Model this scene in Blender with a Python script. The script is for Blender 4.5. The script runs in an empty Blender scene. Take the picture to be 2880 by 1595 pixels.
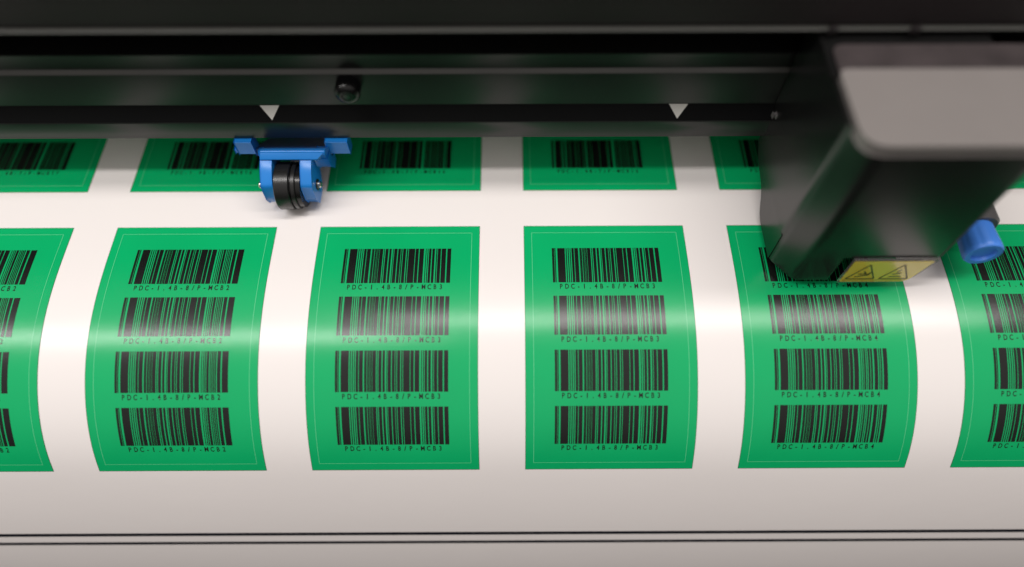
import bpy, bmesh, math, random
from mathutils import Vector, Matrix

random.seed(7)
scene = bpy.context.scene
COL = scene.collection
MM = 0.001

# ------------------------------------------------------------------ camera
cam_data = bpy.data.cameras.new('camera')
cam_data.sensor_width = 36.0
cam_data.lens = 36.0 * 1939.71 / 2880.0
cam_data.clip_start = 0.01
cam_data.clip_end = 60.0
cam = bpy.data.objects.new('camera', cam_data)
COL.objects.link(cam)
_R = Vector((1.0, -0.0044, -0.0007)).normalized()
_F = Vector((0.0016, 0.4970, -0.8678)).normalized()
_U = _R.cross(_F).normalized()
_R = _F.cross(_U).normalized()
cam.matrix_world = Matrix((
    (_R.x, _U.x, -_F.x, 0.0),
    (_R.y, _U.y, -_F.y, -0.15493),
    (_R.z, _U.z, -_F.z, 0.22506),
    (0, 0, 0, 1)))
cam_data.dof.use_dof = True
cam_data.dof.focus_distance = 0.262
cam_data.dof.aperture_fstop = 2.0
cam_data.dof.aperture_blades = 0
scene.camera = cam

# ------------------------------------------------------------------ room light
world = bpy.data.worlds.new('World')
scene.world = world
world.use_nodes = True
nt = world.node_tree
bg = nt.nodes['Background']
tc = nt.nodes.new('ShaderNodeTexCoord')
sx = nt.nodes.new('ShaderNodeSeparateXYZ')
mr = nt.nodes.new('ShaderNodeMapRange')
mr.inputs['From Min'].default_value = 0.28
mr.inputs['From Max'].default_value = 0.92
ramp = nt.nodes.new('ShaderNodeValToRGB')
ramp.color_ramp.elements[0].color = (0.05, 0.042, 0.04, 1)
ramp.color_ramp.elements[1].color = (1.0, 0.94, 0.90, 1)
# the room: pale ceiling, dark floor, and a little brighter towards the open front (-Y)
fy = nt.nodes.new('ShaderNodeMath')
fy.operation = 'MULTIPLY_ADD'
fy.inputs[1].default_value = -0.34
nt.links.new(tc.outputs['Generated'], sx.inputs[0])
nt.links.new(sx.outputs['Y'], fy.inputs[0])
nt.links.new(sx.outputs['Z'], fy.inputs[2])
nt.links.new(fy.outputs[0], mr.inputs['Value'])
nt.links.new(mr.outputs[0], ramp.inputs[0])
nt.links.new(ramp.outputs[0], bg.inputs['Color'])
bg.inputs['Strength'].default_value = 0.68


def tube_lamp(name, x0, x1, y, z, width, power, color):
    ld = bpy.data.lights.new(name, 'AREA')
    ld.shape = 'RECTANGLE'
    ld.size = x1 - x0
    ld.size_y = width
    ld.energy = power
    ld.color = color
    o = bpy.data.objects.new(name, ld)
    o.location = ((x0 + x1) / 2, y, z)
    COL.objects.link(o)
    return o


# two ceiling tube fittings in a staggered row: they make the bright bands on the sheet
tube_lamp('ceiling_tube_lamp', -0.26, 1.02, 0.02, 1.2, 0.11, 9.6, (1.0, 0.955, 0.92))
tube_lamp('ceiling_tube_lamp', -1.75, -0.22, -0.19, 1.2, 0.11, 13.5, (1.0, 0.965, 0.94))

scene.view_settings.view_transform = 'Standard'
scene.view_settings.look = 'None'
scene.view_settings.exposure = 0.0
scene.view_settings.gamma = 1.0
scene.render.engine = 'CYCLES'


# ------------------------------------------------------------------ materials
def mat(name, color, rough=0.5, metal=0.0, spec=0.5, coat=0.0, bump=None, mottling=None, rough_var=None):
    m = bpy.data.materials.new(name)
    m.use_nodes = True
    t = m.node_tree
    b = t.nodes['Principled BSDF']
    b.inputs['Base Color'].default_value = (*color, 1)
    b.inputs['Roughness'].default_value = rough
    b.inputs['Metallic'].default_value = metal
    b.inputs['Specular IOR Level'].default_value = spec
    b.inputs['Coat Weight'].default_value = coat
    b.inputs['Coat Roughness'].default_value = 0.1
    co = t.nodes.new('ShaderNodeTexCoord')
    if bump:
        for i, (sc, st, dist) in enumerate(bump):
            n = t.nodes.new('ShaderNodeTexNoise')
            n.inputs['Scale'].default_value = sc
            n.inputs['Detail'].default_value = 3
            bp = t.nodes.new('ShaderNodeBump')
            bp.inputs['Strength'].default_value = st
            bp.inputs['Distance'].default_value = dist
            t.links.new(co.outputs['Object'], n.inputs['Vector'])
            t.links.new(n.outputs['Fac'], bp.inputs['Height'])
            if i:
                t.links.new(prev.outputs[0], bp.inputs['Normal'])
            prev = bp
        t.links.new(prev.outputs[0], b.inputs['Normal'])
    if mottling:
        sc, amt = mottling
        n = t.nodes.new('ShaderNodeTexNoise')
        n.inputs['Scale'].default_value = sc
        n.inputs['Detail'].default_value = 4
        r = t.nodes.new('ShaderNodeMapRange')
        r.inputs['From Min'].default_value = 0.3
        r.inputs['From Max'].default_value = 0.7
        r.inputs['To Min'].default_value = 1 - amt
        r.inputs['To Max'].default_value = 1 + amt
        v = t.nodes.new('ShaderNodeVectorMath')
        v.operation = 'SCALE'
        v.inputs[0].default_value = color
        t.links.new(co.outputs['Object'], n.inputs['Vector'])
        t.links.new(n.outputs['Fac'], r.inputs['Value'])
        t.links.new(r.outputs[0], v.inputs['Scale'])
        t.links.new(v.outputs[0], b.inputs['Base Color'])
    if rough_var:
        sc, amt = rough_var
        n = t.nodes.new('ShaderNodeTexNoise')
        n.inputs['Scale'].default_value = sc
        n.inputs['Detail'].default_value = 5
        r = t.nodes.new('ShaderNodeMapRange')
        r.inputs['To Min'].default_value = rough - amt
        r.inputs['To Max'].default_value = rough + amt
        t.links.new(co.outputs['Object'], n.inputs['Vector'])
        t.links.new(n.outputs['Fac'], r.inputs['Value'])
        t.links.new(r.outputs[0], b.inputs['Roughness'])
    return m


VB = [(2600, 0.22, 0.00006), (60, 0.12, 0.0006), (260, 0.05, 0.0002)]
M = {
    'vinyl': mat('white_vinyl', (0.78, 0.74, 0.722), 0.25, spec=0.36, bump=VB, rough_var=(25, 0.03)),
    'green': mat('green_print', (0.002, 0.375, 0.122), 0.225, spec=0.36, bump=VB, mottling=(40, 0.03)),
    'ink': mat('black_ink', (0.006, 0.007, 0.006), 0.23, spec=0.44, bump=VB),
    'hair': mat('pale_green_line', (0.12, 0.56, 0.28), 0.25),
    'keyline': mat('dark_green_line', (0.004, 0.10, 0.035), 0.30),
    'band': mat('navy_black_ink', (0.004, 0.005, 0.010), 0.4, spec=0.2),
    'alu': mat('brushed_aluminium', (0.88, 0.87, 0.86), 0.38, metal=1.0),  # bright metal for the unseen reflector under the rail
    'edge': mat('worn_dark_edge', (0.07, 0.07, 0.064), 0.35),  # paler base colour paints a highlight along rail chamfer and cover lip
    'rail': mat('black_anodised_metal', (0.0085, 0.0085, 0.0085), 0.30, spec=0.55, bump=[(900, 0.06, 0.00005)], rough_var=(35, 0.03)),
    'tape': mat('matt_black_strip', (0.003, 0.003, 0.0035), 0.65, spec=0.12),
    'mark': mat('white_mark', (0.62, 0.60, 0.57), 0.5),
    'screw': mat('black_oxide_steel', (0.005, 0.005, 0.005), 0.22, spec=0.4),
    'cover': mat('charcoal_panel', (0.021, 0.0165, 0.0175), 0.5, spec=0.35, bump=[(1800, 0.25, 0.0001)]),
    'void': mat('dark_inner_metal', (0.003, 0.003, 0.004), 0.6, spec=0.2),
    'blue': mat('blue_plastic', (0.010, 0.20, 0.62), 0.30, bump=[(700, 0.06, 0.0001)], mottling=(90, 0.06)),
    'blue_plate': mat('navy_plate', (0.006, 0.045, 0.19), 0.4),  # darker blue stands in for the shade under the rail lip
    'rubber': mat('black_rubber', (0.008, 0.008, 0.008), 0.28, bump=[(1500, 0.25, 0.0001)], rough_var=(300, 0.08)),
    'steel': mat('bright_steel', (0.62, 0.60, 0.56), 0.22, metal=1.0),
    'washer': mat('dark_steel', (0.05, 0.045, 0.035), 0.3, metal=0.8),
    'case': mat('black_plastic', (0.006, 0.006, 0.006), 0.26, spec=0.7, bump=[(900, 0.08, 0.0001)]),
    'cap': mat('grey_plastic', (0.20, 0.182, 0.174), 0.34, spec=0.5, mottling=(30, 0.05)),
    'cap_dark': mat('dark_grey_plastic', (0.045, 0.036, 0.037), 0.4, mottling=(80, 0.25)),  # darker tone puts the cover's shade into the colour
    'collar': mat('grey_collar_plastic', (0.10, 0.095, 0.095), 0.45),
    'knob': mat('blue_knob_plastic', (0.07, 0.27, 0.88), 0.4),
    'knob_end': mat('deep_blue_plastic', (0.01, 0.07, 0.33), 0.45),
    'sign_ink': mat('sign_ink', (0.10, 0.085, 0.02), 0.4),
    'platen': mat('platen_metal', (0.03, 0.03, 0.032), 0.5),
}


def see_through(name, color, opaque, rough, tint):
    m = bpy.data.materials.new(name)
    m.use_nodes = True
    t = m.node_tree
    b = t.nodes['Principled BSDF']
    b.inputs['Base Color'].default_value = (*color, 1)
    b.inputs['Roughness'].default_value = rough
    tr = t.nodes.new('ShaderNodeBsdfTransparent')
    tr.inputs['Color'].default_value = (*tint, 1)
    gl = t.nodes.new('ShaderNodeBsdfGlossy')
    gl.inputs['Roughness'].default_value = rough
    fr = t.nodes.new('ShaderNodeFresnel')
    fr.inputs['IOR'].default_value = 1.45
    mx = t.nodes.new('ShaderNodeMixShader')
    mx.inputs['Fac'].default_value = opaque
    m2 = t.nodes.new('ShaderNodeMixShader')
    t.links.new(tr.outputs[0], mx.inputs[1])
    t.links.new(b.outputs[0], mx.inputs[2])
    t.links.new(fr.outputs[0], m2.inputs['Fac'])
    t.links.new(mx.outputs[0], m2.inputs[1])
    t.links.new(gl.outputs[0], m2.inputs[2])
    t.links.new(m2.outputs[0], t.nodes['Material Output'].inputs['Surface'])
    return m


M['guard'] = see_through('clear_plastic', (0.9, 0.87, 0.84), 0.12, 0.12, (0.93, 0.90, 0.88))
M['yellow'] = see_through('yellow_film', (0.98, 0.72, 0.06), 0.88, 0.2, (1.0, 0.80, 0.30))


# ------------------------------------------------------------------ mesh helpers (all shapes in mm)
class Thing:
    """an Empty at the base of a thing; parts are meshes under it"""
    def __init__(self, name, label, cat, base, group=None):
        self.base = Vector(base)
        o = bpy.data.objects.new(name, None)
        o.empty_display_size = 0.01
        o.location = self.base * MM
        COL.objects.link(o)
        o['label'] = label
        o['category'] = cat
        if group:
            o['group'] = group
        self.o = o


def to_mesh(name, bm, m, base, smooth=None):
    me = bpy.data.meshes.new(name)
    bmesh.ops.recalc_face_normals(bm, faces=bm.faces)
    for v in bm.verts:
        v.co = (v.co - base) * MM
    bm.to_mesh(me)
    bm.free()
    if isinstance(m, (list, tuple)):
        for k in m:
            me.materials.append(k)
    else:
        me.materials.append(m)
    if smooth is not None:
        for p in me.polygons:
            p.use_smooth = True
        me.set_sharp_from_angle(angle=math.radians(smooth))
    return me


def part(name, bm, m, parent, smooth=None, base=None):
    """bm in world mm -> mesh object under parent (Thing, or (object, base) pair)"""
    if isinstance(parent, Thing):
        po, pb = parent.o, parent.base
    else:
        po, pb = parent, Vector(base)
    me = to_mesh(name, bm, m, pb, smooth)
    o = bpy.data.objects.new(name, me)
    COL.objects.link(o)
    o.parent = po
    return o


def prism_x(prof, x0, x1, bm=None):
    """closed (y, z) profile pushed along X"""
    bm = bm or bmesh.new()
    a = [bm.verts.new((x0, y, z)) for y, z in prof]
    b = [bm.verts.new((x1, y, z)) for y, z in prof]
    n = len(prof)
    for i in range(n):
        bm.faces.new((a[i], a[(i + 1) % n], b[(i + 1) % n], b[i]))
    bm.faces.new(a)
    bm.faces.new(b[::-1])
    return bm


def prism_z(prof, z0, z1, bm=None):
    bm = bm or bmesh.new()
    a = [bm.verts.new((x, y, z0)) for x, y in prof]
    b = [bm.verts.new((x, y, z1)) for x, y in prof]
    n = len(prof)
    for i in range(n):
        bm.faces.new((a[i], a[(i + 1) % n], b[(i + 1) % n], b[i]))
    bm.faces.new(a)
    bm.faces.new(b[::-1])
    return bm


def prism_y(prof, y0, y1, bm=None):
    bm = bm or bmesh.new()
    a = [bm.verts.new((x, y0, z)) for x, z in prof]
    b = [bm.verts.new((x, y1, z)) for x, z in prof]
    n = len(prof)
    for i in range(n):
        bm.faces.new((a[i], a[(i + 1) % n], b[(i + 1) % n], b[i]))
    bm.faces.new(a)
    bm.faces.new(b[::-1])
    return bm


def box(x0, x1, y0, y1, z0, z1, bm=None):
    return prism_x([(y0, z0), (y1, z0), (y1, z1), (y0, z1)], x0, x1, bm)


def lathe(pts, axis, centre, seg=48, bm=None):
    """pts = [(offset along axis, radius)], axis 'x' or 'y'"""
    bm = bm or bmesh.new()
    rings = []
    for t, r in pts:
        ring = []
        for k in range(seg):
            a = 2 * math.pi * k / seg
            c, s = r * math.cos(a), r * math.sin(a)
            if axis == 'x':
                p = (centre[0] + t, centre[1] + c, centre[2] + s)
            else:
                p = (centre[0] + c, centre[1] + t, centre[2] + s)
            ring.append(bm.verts.new(p))
        rings.append(ring)
    for a, b in zip(rings, rings[1:]):
        for k in range(seg):
            bm.faces.new((a[k], a[(k + 1) % seg], b[(k + 1) % seg], b[k]))
    bm.faces.new(rings[0])
    bm.faces.new(rings[-1][::-1])
    return bm


def bevel(bm, w, seg=2, ang=25):
    bm.normal_update()
    es = [e for e in bm.edges if len(e.link_faces) == 2 and e.calc_face_angle(0) > math.radians(ang)]
    bmesh.ops.bevel(bm, geom=es, offset=w, segments=seg, profile=0.6, affect='EDGES', clamp_overlap=True)
    return bm


def round_poly(pts, radii, seg=6):
    """round the corners of a 2D polygon"""
    out = []
    n = len(pts)
    for i, p in enumerate(pts):
        r = radii[i]
        p = Vector(p)
        if r <= 0:
            out.append(tuple(p))
            continue
        a = (Vector(pts[i - 1]) - p).normalized()
        b = (Vector(pts[(i + 1) % n]) - p).normalized()
        for k in range(seg + 1):
            t = k / seg
            q = (p + a * r) * (1 - t) ** 2 + p * 2 * t * (1 - t) + (p + b * r) * t * t
            out.append(tuple(q))
    return out


# ------------------------------------------------------------------ the course of the sheet
# arc length s (mm) runs towards the viewer, 0 = upper edge of the front row of labels
KN = [(6.56, 0.0), (18.56, 0.00489), (46.56, 0.01358), (90.0, 0.0150), (106.0, 0.0034), (170.0, 0.0034), (400.0, 0.0)]
STEP = 0.25
TAB = [(0.0, 0.0, 0.0)]


def _k(s):
    if s <= KN[0][0]:
        return 0.0
    for (a, ka), (b, kb) in zip(KN, KN[1:]):
        if s <= b:
            return ka + (kb - ka) * (s - a) / (b - a)
    return 0.0


_y = _z = _t = 0.0
for _i in range(1600):
    _s = (_i + 0.5) * STEP
    _t2 = _t + _k(_s) * STEP
    _tm = (_t + _t2) / 2
    _y -= math.cos(_tm) * STEP
    _z -= math.sin(_tm) * STEP
    _t = _t2
    TAB.append((_y, _z, _t))


def surf(x, s, lift=0.0):
    if s <= 0:
        return Vector((x, -s, lift))
    f = min(s / STEP, len(TAB) - 1.001)
    i = int(f)
    f -= i
    y = TAB[i][0] * (1 - f) + TAB[i + 1][0] * f
    z = TAB[i][1] * (1 - f) + TAB[i + 1][1] * f
    t = TAB[i][2] * (1 - f) + TAB[i + 1][2] * f
    return Vector((x, y - math.sin(t) * lift, z + math.cos(t) * lift))


def patch(x0, x1, s0, s1, lift, bm=None, ds=2.0, thick=0.0):
    """a strip lying on the sheet; with thick > 0 it is closed down to lift - thick"""
    bm = bm or bmesh.new()
    n = max(1, int(abs(s1 - s0) / ds))
    L, Rr, L2, R2 = [], [], [], []
    for k in range(n + 1):
        s = s0 + (s1 - s0) * k / n
        L.append(bm.verts.new(surf(x0, s, lift)))
        Rr.append(bm.verts.new(surf(x1, s, lift)))
        if thick:
            L2.append(bm.verts.new(surf(x0, s, lift - thick)))
            R2.append(bm.verts.new(surf(x1, s, lift - thick)))
    for k in range(n):
        bm.faces.new((L[k], L[k + 1], Rr[k + 1], Rr[k]))
        if thick:
            bm.faces.new((L2[k], R2[k], R2[k + 1], L2[k + 1]))
            bm.faces.new((L[k], L2[k], L2[k + 1], L[k + 1]))
            bm.faces.new((Rr[k], Rr[k + 1], R2[k + 1], R2[k]))
    if thick:
        bm.faces.new((L[0], Rr[0], R2[0], L2[0]))
        bm.faces.new((L[-1], L2[-1], R2[-1], Rr[-1]))
    return bm


# ------------------------------------------------------------------ sheet and the machine bed under it
sheet = Thing('vinyl_sheet', 'wide white glossy vinyl sheet curving over the bed under the green labels', 'sheet', (0, 0, 0))
part('sheet_surface', patch(-430, 430, -170, 300, 0.0, thick=0.25, ds=1.0), M['vinyl'], sheet, smooth=40)
part('printed_line', patch(-430, 430, 134.9, 136.9, 0.06, ds=0.3), M['band'], sheet, smooth=40)
part('printed_line', patch(-430, 430, 141.0, 142.9, 0.06, ds=0.3), M['band'], sheet, smooth=40)

prof = []
for s in range(-170, 301, 5):
    p = surf(0, s, -0.6)
    prof.append((p.y, p.z))
prof += [(170, prof[-1][1])]
bed = bpy.data.objects.new('platen', to_mesh('platen', prism_x(prof, -425, 425), M['platen'], Vector((0, 0, 0)), 30))
bed['kind'] = 'structure'
COL.objects.link(bed)

# ------------------------------------------------------------------ labels
PITCH, X0, W, LEN, GAP = 80.0, -154.89, 62.78, 98.57, 17.51
BARL, BARW, TOP, BARH, BARQ = 10.80, 41.09, 10.42, 15.01, 20.50
CODE = [(0, 16), (21, 38), (50, 64), (102, 147), (151, 178), (182, 204), (208, 240), (262, 276), (300, 314), (338, 350),
        (370, 387), (391, 410), (425, 435), (440, 492), (520, 530), (536, 560), (574, 586), (592, 604), (614, 626),
        (634, 655), (665, 725), (745, 757), (775, 800), (804, 825), (848, 885), (915, 925), (940, 995),
        (1015, 1060), (1074, 1092), (1108, 1160), (1180, 1200), (1215, 1262), (1266, 1300), (1304, 1330), (1345, 1400),
        (1420, 1500), (1535, 1546), (1570, 1582)]
TAIL = {'2': [(1600, 1616), (1632, 1672), (1692, 1706), (1722, 1738), (1752, 1768), (1782, 1800), (1822, 1880), (1908, 2015)],
        '3': [(1600, 1640), (1662, 1705), (1735, 1750), (1765, 1820), (1838, 1862), (1866, 1918), (1945, 2015)],
        '4': [(1600, 1625), (1645, 1655), (1675, 1705), (1722, 1750), (1782, 1842), (1866, 1880), (1898, 1918), (1945, 2015)]}
CODE_BACK = [(0, 42), (82, 210), (222, 236), (262, 300), (330, 350), (360, 402), (412, 430), (440, 520), (530, 548), (560, 610), (622, 700),
             (712, 740), (752, 770), (800, 850), (860, 900), (912, 1080), (1092, 1240), (1252, 1270), (1290, 1360), (1420, 1440), (1452, 1480),
             (1492, 1530), (1545, 1560), (1572, 1612), (1625, 1660), (1672, 1700), (1712, 1730), (1742, 1790), (1802, 1850), (1880, 1905), (1925, 2015)]

# letters: flat outlines of the built-in font, one cached mesh per character
_glyph = {}


def glyph(ch):
    if ch not in _glyph:
        cu = bpy.data.curves.new('g', 'FONT')
        cu.body = ch
        cu.resolution_u = 3
        cu.offset = 0.02
        ob = bpy.data.objects.new('g', cu)
        COL.objects.link(ob)
        dg = bpy.context.evaluated_depsgraph_get()
        me = bpy.data.meshes.new_from_object(ob.evaluated_get(dg))
        vs = [tuple(v.co) for v in me.vertices]
        fs = [tuple(p.vertices) for p in me.polygons]
        bpy.data.objects.remove(ob)
        bpy.data.curves.remove(cu)
        bpy.data.meshes.remove(me)
        _glyph[ch] = (vs, fs)
    return _glyph[ch]


_pv = [v[1] for v in glyph('P')[0]]
CAP = max(_pv) - min(_pv)


def caption(text, xl, s_base, pitch, h, put):
    bm = bmesh.new()
    k = h / CAP
    for i, ch in enumerate(text):
        vs, fs = glyph(ch)
        mx = (min(v[0] for v in vs) + max(v[0] for v in vs)) / 2
        w = max(v[0] for v in vs) - min(v[0] for v in vs)
        q = 0.74 if ch not in '-.1/' else (0.8 if ch in '-.' else 0.9)
        if ch == 'M':
            q = 0.74
        cx = xl + pitch * (i + 0.5)
        new = [bm.verts.new(put(cx + (v[0] - mx) * k * q, s_base - v[1] * k)) for v in vs]
        for f in fs:
            try:
                bm.faces.new([new[j] for j in f])
            except ValueError:
                pass
    return bm


def bars(code, xl, width, s0, s1, lift):
    bm = bmesh.new()
    for a, b in code:
        patch(xl + (a - 2) * width / 2015, xl + (b + 2) * width / 2015, s0, s1, lift, bm, ds=1.5)
    return bm


_lib = {}


def label_sticker(col, back, digit, words):
    """label standing at column col of the front (back=False) or back row"""
    s_off = -GAP - LEN if back else 0.0
    base_s = s_off + LEN
    bx = X0 + col * PITCH
    base = surf(bx, base_s)
    t = Thing('barcode_label', words, 'label', base, 'green barcode labels on the white sheet')
    b0 = Vector((0, base.y, base.z))          # shapes built at x = 0, then shared

    def shared(key, name, make, m):
        if key not in _lib:
            _lib[key] = to_mesh(name, make(), m, b0, 40)
        o = bpy.data.objects.new(name, _lib[key])
        COL.objects.link(o)
        o.parent = t.o
        return o

    def frame(e, w, lift):
        bm = bmesh.new()
        x0, x1, s0, s1 = e, W - e, s_off + e * 1.05, s_off + LEN - e * 1.05
        patch(x0, x0 + w, s0, s1, lift, bm)
        patch(x1 - w, x1, s0, s1, lift, bm)
        patch(x0 + w, x1 - w, s0, s0 + w, lift, bm)
        patch(x0 + w, x1 - w, s1 - w, s1, lift, bm)
        return bm

    shared(('face', back), 'label_face', lambda: patch(0, W, s_off, s_off + LEN, 0.12, thick=0.10, ds=1.5), M['green'])
    shared(('hair', back), 'border_line', lambda: frame(3.0, 0.16, 0.15), M['hair'])
    shared(('key', back), 'edge_line', lambda: frame(0.0, 0.13, 0.15), M['keyline'])
    xl, bw, code = (BARL, BARW, CODE + TAIL.get(digit, [])) if not back else (12.3, 37.6, CODE_BACK)
    for i in range(4):
        s0 = s_off + TOP + i * BARQ
        shared(('bars', back, digit, i), 'barcode', lambda: bars(code, xl, bw, s0, s0 + BARH, 0.16), M['ink'])
        txt = ('PDC-1.4B-8/P-MCB' + digit) if not back else ('PDC-1.4B-7/P-MCB' + digit)
        if back:
            shared(('cap', back, digit, i), 'caption', lambda: caption(txt, xl + 1.6, s0 + BARH + 2.55, 34.4 / len(txt), 1.75,
                   lambda x, s: surf(x, s, 0.16)), M['ink'])
        else:
            shared(('cap', back, digit, i), 'caption', lambda: caption(txt, xl + 1.95, s0 + BARH + 2.6, 2.17, 2.02,
                   lambda x, s: surf(x, s, 0.16)), M['ink'])
    return t


front = [(-1, '2', 'green label cut off by the left edge of the photo, front row, captions ending MCB2'),
         (0, '2', 'whole green label of the front row whose captions end MCB2, leaning left'),
         (1, '3', 'left one of the two middle front row labels with MCB3 captions, below the blue roller'),
         (2, '3', 'right one of the two middle front row labels with MCB3 captions, straight left edge'),
         (3, '4', 'front row green label half covered by the black carriage, captions ending MCB4'),
         (4, '4', 'green label cut off by the right edge of the photo, below the blue knob')]
for c, d, w in front:
    label_sticker(c, False, d, w)
back = [(-1, '17', 'dim green label of the back row under the rail at the left edge'),
        (0, '16', 'back row green label just left of the blue pinch roller, half under the rail'),
        (1, '16', 'back row green label just right of the blue pinch roller, half under the rail'),
        (2, '16', 'back row green label in the middle of the rail, under no roller or carriage'),
        (3, '16', 'back row green label half hidden behind the left side of the black carriage'),
        (4, '16', 'back row green label corner showing right of the black carriage')]
for c, d, w in back:
    label_sticker(c, True, d, w)

# ------------------------------------------------------------------ guide rail
rail = Thing('guide_rail', 'long black metal guide rail across the machine with white triangle marks', 'rail', (0, 40, 24))
RP = [(24.6, 24.0), (24.6, 32.3), (28.0, 38.15), (28.0, 52.9), (29.3, 54.2), (29.3, 60.4), (62, 60.4), (62, 24.0)]
part('edge_strip', prism_x([(28.02, 52.8), (29.24, 54.02), (29.16, 54.1), (27.94, 52.88)], -430, 430), M['edge'], rail)  # pale strip painting the chamfer's reflected highlight
part('underside_plate', box(-430, 430, 25.6, 61.5, 23.75, 23.98), M['alu'], rail)  # unseen reflector added to bounce fill light onto the sheet below
part('rail_body', bevel(prism_x(RP, -430, 430), 0.25, 2, 20), M['rail'], rail, smooth=20)


def slope_pt(x, f, lift):
    """point on the slanting face of the rail, f = 0 lower edge, 1 upper edge"""
    d = Vector((0, 3.4, 5.85))
    n = Vector((0, -5.85, 3.4)).normalized()
    return Vector((x, 24.6, 32.3)) + d * f + n * lift


def slab(pts_top, pts_bot, bm=None):
    bm = bm or bmesh.new()
    a = [bm.verts.new(p) for p in pts_top]
    b = [bm.verts.new(p) for p in pts_bot]
    n = len(a)
    bm.faces.new(a)
    bm.faces.new(b[::-1])
    for i in range(n):
        bm.faces.new((a[i], b[i], b[(i + 1) % n], a[(i + 1) % n]))
    return bm


c4 = [(-430, 0.06), (430, 0.06), (430, 0.97), (-430, 0.97)]
part('scale_strip', slab([slope_pt(x, f, 0.12) for x, f in c4], [slope_pt(x, f, 0.01) for x, f in c4]), M['tape'], rail)
for xa, xb, xt in ((-91.9, -84.7, -88.2), (58.3, 65.35, 61.9)):
    c3 = [(xa, 0.985), (xt, 0.17), (xb, 0.985)]
    part('triangle_mark', slab([slope_pt(x, f, 0.17) for x, f in c3], [slope_pt(x, f, 0.125) for x, f in c3]), M['mark'], rail)
# socket head bolt
bc = (-57.2, 28.0, 48.0)
bolt = part('bolt', lathe([(0.5, 4.5), (-3.4, 4.5)], 'y', bc, 40), M['void'], rail, smooth=40)
part('bolt_head', lathe([(-3.42, 4.55), (-3.9, 4.6), (-4.8, 4.3), (-5.5, 3.7), (-5.95, 2.8), (-6.0, 2.2)], 'y', bc, 40), M['screw'], bolt, smooth=40, base=rail.base)
bm = bmesh.new()
hexo = [(bc[0] + 2.15 * math.cos(math.radians(60 * k)), bc[1] - 6.02, bc[2] + 2.15 * math.sin(math.radians(60 * k))) for k in range(6)]
hexi = [(bc[0] + 1.6 * math.cos(math.radians(60 * k)), bc[1] - 6.1, bc[2] + 1.6 * math.sin(math.radians(60 * k))) for k in range(6)]
hexd = [(p[0], bc[1] - 3.0, p[2]) for p in hexi]
O = [bm.verts.new(p) for p in hexo]
I = [bm.verts.new(p) for p in hexi]
D = [bm.verts.new(p) for p in hexd]
for k in range(6):
    bm.faces.new((O[k], O[(k + 1) % 6], I[(k + 1) % 6], I[k]))
    bm.faces.new((I[k], I[(k + 1) % 6], D[(k + 1) % 6], D[k]))
bm.faces.new(D)
part('hex_socket', bm, M['void'], bolt, base=rail.base)

# ------------------------------------------------------------------ cover above the rail
cover = Thing('machine_cover', 'dark charcoal front cover of the machine above the black rail', 'cover', (0, 60, 78.5))
CP = round_poly([(20, 78.4), (20.0, 128), (24, 170), (120, 170), (120, 78.4), (30, 78.4)], [2.2, 8, 5, 0, 0, 0], 6)
part('cover_panel', prism_x(CP, -430, 430), M['cover'], cover, smooth=35)
part('cover_lip', bevel(box(-430, 430, 18.9, 20.6, 78.0, 79.0), 0.35, 3), M['edge'], cover, smooth=40)  # edge highlight put into the lip's paler colour
part('inner_wall', box(-430, 430, 62.5, 119, 24, 78.0), M['void'], cover)
for x in (98.5, 124.0):
    part('clip', bevel(box(x, x + 2.2, 17.6, 18.8, 78.2, 80.4), 0.3, 2), M['cover'], cover, smooth=40)

# ------------------------------------------------------------------ blue pinch roller
pr = Thing('pinch_roller', 'blue pinch roller with black rubber wheel pressing on the sheet under the rail', 'roller', (-85.3, 13.3, 0))
WC = (13.3, 9.42)
# body block under the rail
blk = prism_x([(18.6, 19.4), (23.0, 16.0), (23.6, 19.6), (20.4, 22.7), (18.6, 23.5), (17.8, 22.8)], -95.4, -70.2)
part('body', bevel(blk, 0.5, 3), M['blue'], pr, smooth=40)
part('mounting_plate', bevel(prism_x([(23.1, 15.6), (42, 3.5), (42, 5.5), (23.6, 19.3)], -99.5, -69.8), 0.2, 2), M['blue_plate'], pr, smooth=40)  # shade below the rail lip put into this plate's dark blue
# sloping bridge from the block down to the fork arms
bm = bmesh.new()
T = [(-95.2, 18.3, 23.2), (-70.6, 18.3, 23.2), (-73.4, 16.3, 21.3), (-95.2, 16.3, 21.3)]
bot = [(p[0], p[1] + 2.6, p[2] - 3.6) for p in T]
slab([Vector(p) for p in T[::-1]], [Vector(p) for p in bot[::-1]], bm)
AP = round_poly([(19.0, 21.6), (13.6, 19.4), (8.3, 15.2), (7.9, 7.8), (9.8, 3.2), (15.5, 3.0), (19.6, 6.2), (22.5, 14.0), (23.0, 20.0)],
                [0, 2, 1.2, 0.8, 1, 2, 2, 1, 1], 4)
part('bridge', bevel(bm, 0.4, 2), M['blue'], pr, smooth=40)
part('fork_arm', bevel(prism_x(AP, -95.3, -90.7), 0.45, 2, 40), M['blue'], pr, smooth=35)
part('fork_arm', bevel(prism_x(AP, -80.1, -75.7), 0.45, 2, 40), M['blue'], pr, smooth=35)
GP = [(18.6, 19.6), (26, 17.8), (26, 10.0), (22.5, 9.4), (18.9, 14.5)]
part('side_web', bevel(prism_x(GP, -75.5, -69.9), 0.4, 2, 40), M['blue'], pr, smooth=35)
for x0, x1 in ((-105.6, -98.9), (-71.0, -62.2)):
    tp = [(22.9, 16.7), (27.5, 16.7), (27.5, 23.7), (22.9, 23.7)]
    part('guide_tab', bevel(prism_x(tp, x0, x1), 0.3, 2), M['blue'], pr, smooth=40)
    xa, xb = (x1 + 0.1, -95.6) if x0 < -90 else (-70.0, x0 - 0.0)
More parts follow.
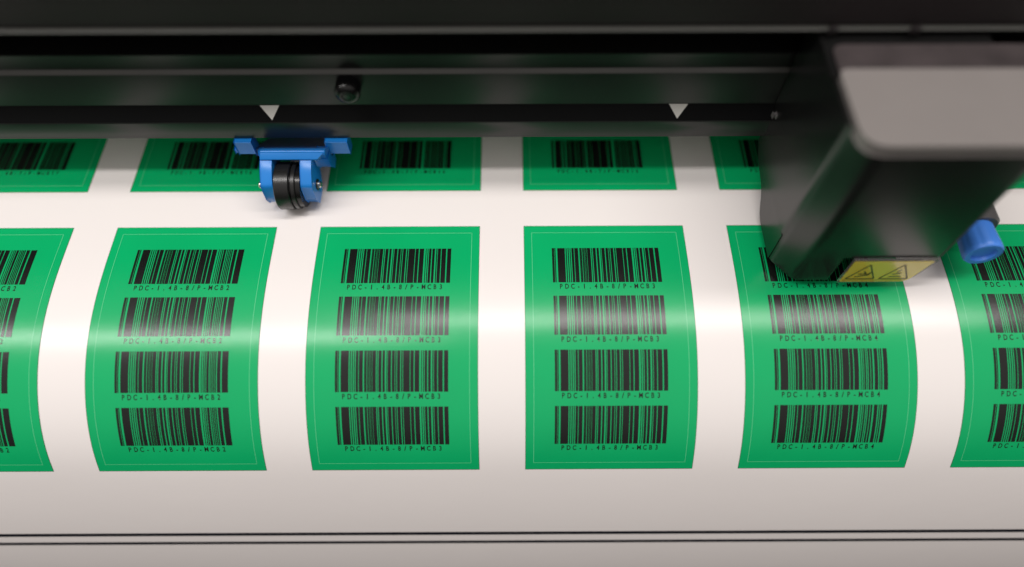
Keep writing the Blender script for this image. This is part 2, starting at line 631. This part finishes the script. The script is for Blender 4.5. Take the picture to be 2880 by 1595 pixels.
part('mounting_bar', bevel(box(-107.0, -60.5, 27.6, 34.0, 21.6, 23.8), 0.3, 2), M['rail'], pr, smooth=40)
part('hook', bevel(box(-107.0, -105.7, 23.4, 27.5, 16.8, 19.0), 0.3, 2), M['blue'], pr, smooth=40)
# wheel: hub, rubber tread, side band
wc = (-85.3, WC[0], WC[1])
hub = lathe([(-5.1, 2.2), (-5.1, 8.4), (5.0, 8.4), (5.0, 2.2)], 'x', wc, 64)
wheel = part('wheel_hub', hub, M['screw'], pr, smooth=35)
part('rubber_tread', lathe([(-4.9, 8.45), (-4.9, 9.1), (-4.6, 9.4), (0.6, 9.4), (0.9, 9.1), (0.9, 8.45)], 'x', wc, 72), M['rubber'], wheel, smooth=35, base=pr.base)
part('side_band', lathe([(1.5, 8.45), (1.5, 9.0), (1.7, 9.15), (2.9, 9.15), (3.1, 9.0), (3.1, 8.45)], 'x', wc, 72), M['rubber'], wheel, smooth=35, base=pr.base)
axle = part('axle', lathe([(-13.0, 1.1), (-12.7, 1.4), (10.8, 1.4), (11.3, 1.0)], 'x', (-85.3, WC[0], WC[1] + 0.6), 32), M['steel'], pr, smooth=35)
part('washer', lathe([(9.65, 1.3), (9.65, 2.2), (10.05, 2.2), (10.05, 1.3)], 'x', (-85.3, WC[0], WC[1] + 0.6), 32), M['washer'], axle, smooth=35, base=pr.base)
part('washer', lathe([(-10.7, 1.3), (-10.7, 1.9), (-10.1, 1.9), (-10.1, 1.3)], 'x', (-85.3, WC[0], WC[1] + 0.6), 32), M['steel'], axle, smooth=35, base=pr.base)

# ------------------------------------------------------------------ cutting carriage
car = Thing('cutting_carriage', 'tall black cutting carriage with grey top cap and blue knob, riding on the rail', 'carriage', (125, 0, 4))
XL, XR, YF = 98.6, 150.4, -27.4
# main case: plan outline with a wide chamfer at the front left corner
plan = round_poly([(97.0, 27.5), (97.0, -18.0), (104.2, YF), (XR, YF), (XR, 27.5)], [0, 2.5, 2.5, 0.8, 0], 5)
case = prism_z(plan, 19.3, 76.0)
part('case', case, M['case'], car, smooth=40)
# left side plate, reaching down to the sheet with a rounded rear foot
SP = round_poly([(-17.5, 4.0), (1.5, 4.2), (8.0, 12.0), (22.0, 15.0), (27.3, 19.2), (-17.5, 19.2)], [0, 5, 5, 4, 0, 0], 5)
part('side_plate', bevel(prism_x(SP, 97.0, 98.6), 0.12, 2, 40), M['case'], car, smooth=40)
# lower inner block behind the clear guard
low = round_poly([(98.7, 8), (97.0, -18.0), (104.2, YF), (117.5, YF), (117.5, 8)], [0, 2.5, 2.5, 1, 0], 5)
part('tool_block', prism_z(low, 4.2, 19.29), M['case'], car, smooth=40)
# clear guard with a cut lower right corner
gp = round_poly([(104.5, 3.9), (145.8, 3.9), (150.3, 19.2), (104.5, 19.2)], [1, 4.5, 0, 0], 6)
part('clear_guard', prism_y([(120.7, z) if x < 110 else (x, z) for x, z in gp], -28.4, -27.5), M['guard'], car, smooth=40)
sign_p = round_poly([(120.9, 4.8), (145.6, 4.8), (149.0, 18.6), (120.9, 18.6)], [0.6, 2.5, 0.4, 0.8], 4)
sign = part('warning_sign', prism_y(sign_p, -28.56, -28.46), M['yellow'], car)


def flat_shape(bm, pts, y=-28.62):
    bm.faces.new([bm.verts.new((x, y, z)) for x, z in pts])


def stroke(bm, a, b, w):
    a, b = Vector(a), Vector(b)
    n = Vector((-(b - a).y, (b - a).x)).normalized() * w / 2
    flat_shape(bm, [a + n, b + n, b - n, a - n])


bm = bmesh.new()
for cx in (127.4, 139.6):
    t3 = [(cx - 5.2, 7.0), (cx + 5.2, 7.0), (cx, 16.6)]
    for i in range(3):
        stroke(bm, t3[i], t3[(i + 1) % 3], 0.55)
# pinched hand symbol
for a, b_, w in (((125.0, 8.4), (129.4, 9.6), 0.7), ((125.4, 10.4), (129.6, 10.2), 0.6), ((127.0, 12.2), (128.2, 10.6), 0.6), ((129.4, 9.6), (129.6, 11.6), 0.7)):
    stroke(bm, a, b_, w)
for a, b_, w in (((137.4, 8.4), (141.8, 8.6), 0.6), ((138.0, 10.0), (141.0, 10.9), 0.6), ((139.2, 11.4), (140.0, 13.2), 0.5)):
    stroke(bm, a, b_, w)
stroke(bm, (121.4, 6.0), (144.6, 6.0), 0.25)
part('sign_symbols', bm, M['sign_ink'], sign, base=car.base)
# cap on top
capp = round_poly([(98.2, 1.6), (98.2, YF - 0.6), (165, YF - 0.6), (165, 1.6)], [2.5, 7.5, 3, 0.5], 10)
part('top_cap', bevel(prism_z(capp, 74.6, 78.8), 1.8, 3, 60), M['cap'], car, smooth=50)
capb = round_poly([(99.4, 14.5), (99.4, 1.9), (167, 1.9), (167, 14.5)], [4, 0.3, 0.3, 1], 5)
part('rear_cap', bevel(prism_z(capb, 70, 76.8), 0.8, 3, 40), M['cap_dark'], car, smooth=50)  # shade of the cover above painted as a darker cap colour
part('lug', bevel(box(95.6, 96.9, 22.0, 23.6, 36.5, 38.2), 0.3, 2), M['collar'], car, smooth=40)
part('edge_trim', bevel(box(150.6, 151.3, -26.8, -25.6, 19.3, 73.0), 0.2, 2), M['collar'], car, smooth=40)
# tool holder and the blue knob, both pointing to the viewer
part('holder', lathe([(16, 7.8), (0.4, 7.8), (-0.6, 6.9)], 'y', (170.6, -12.0, 15.5), 48), M['collar'], car, smooth=35)
part('holder_arm', bevel(box(150.6, 168, -6, 12, 10, 20), 0.8, 2), M['case'], car, smooth=40)
kp = []
bm = bmesh.new()
seg = 72
prev = None
kc = (169.6, 15.5)
rings = []
for y, r0, amp in ((-12.8, 5.9, 0.0), (-13.6, 6.2, 0.25), (-16.0, 6.25, 0.4), (-22.0, 6.6, 0.45), (-23.2, 6.5, 0.3), (-23.9, 6.0, 0.0), (-23.9, 4.3, 0.0), (-22.6, 3.8, 0.0)):
    ring = []
    for k in range(seg):
        a = 2 * math.pi * k / seg
        r = r0 - 0.5 * amp * (0.5 + 0.5 * math.cos(9 * a)) ** 3
        ring.append(bm.verts.new((kc[0] + r * math.cos(a), y, kc[1] + r * math.sin(a))))
    rings.append(ring)
for a, b_ in zip(rings, rings[1:]):
    for k in range(seg):
        bm.faces.new((a[k], a[(k + 1) % seg], b_[(k + 1) % seg], b_[k]))
bm.faces.new(rings[0])
bm.faces.new(rings[-1])
part('knob', bm, M['knob'], car, smooth=35)
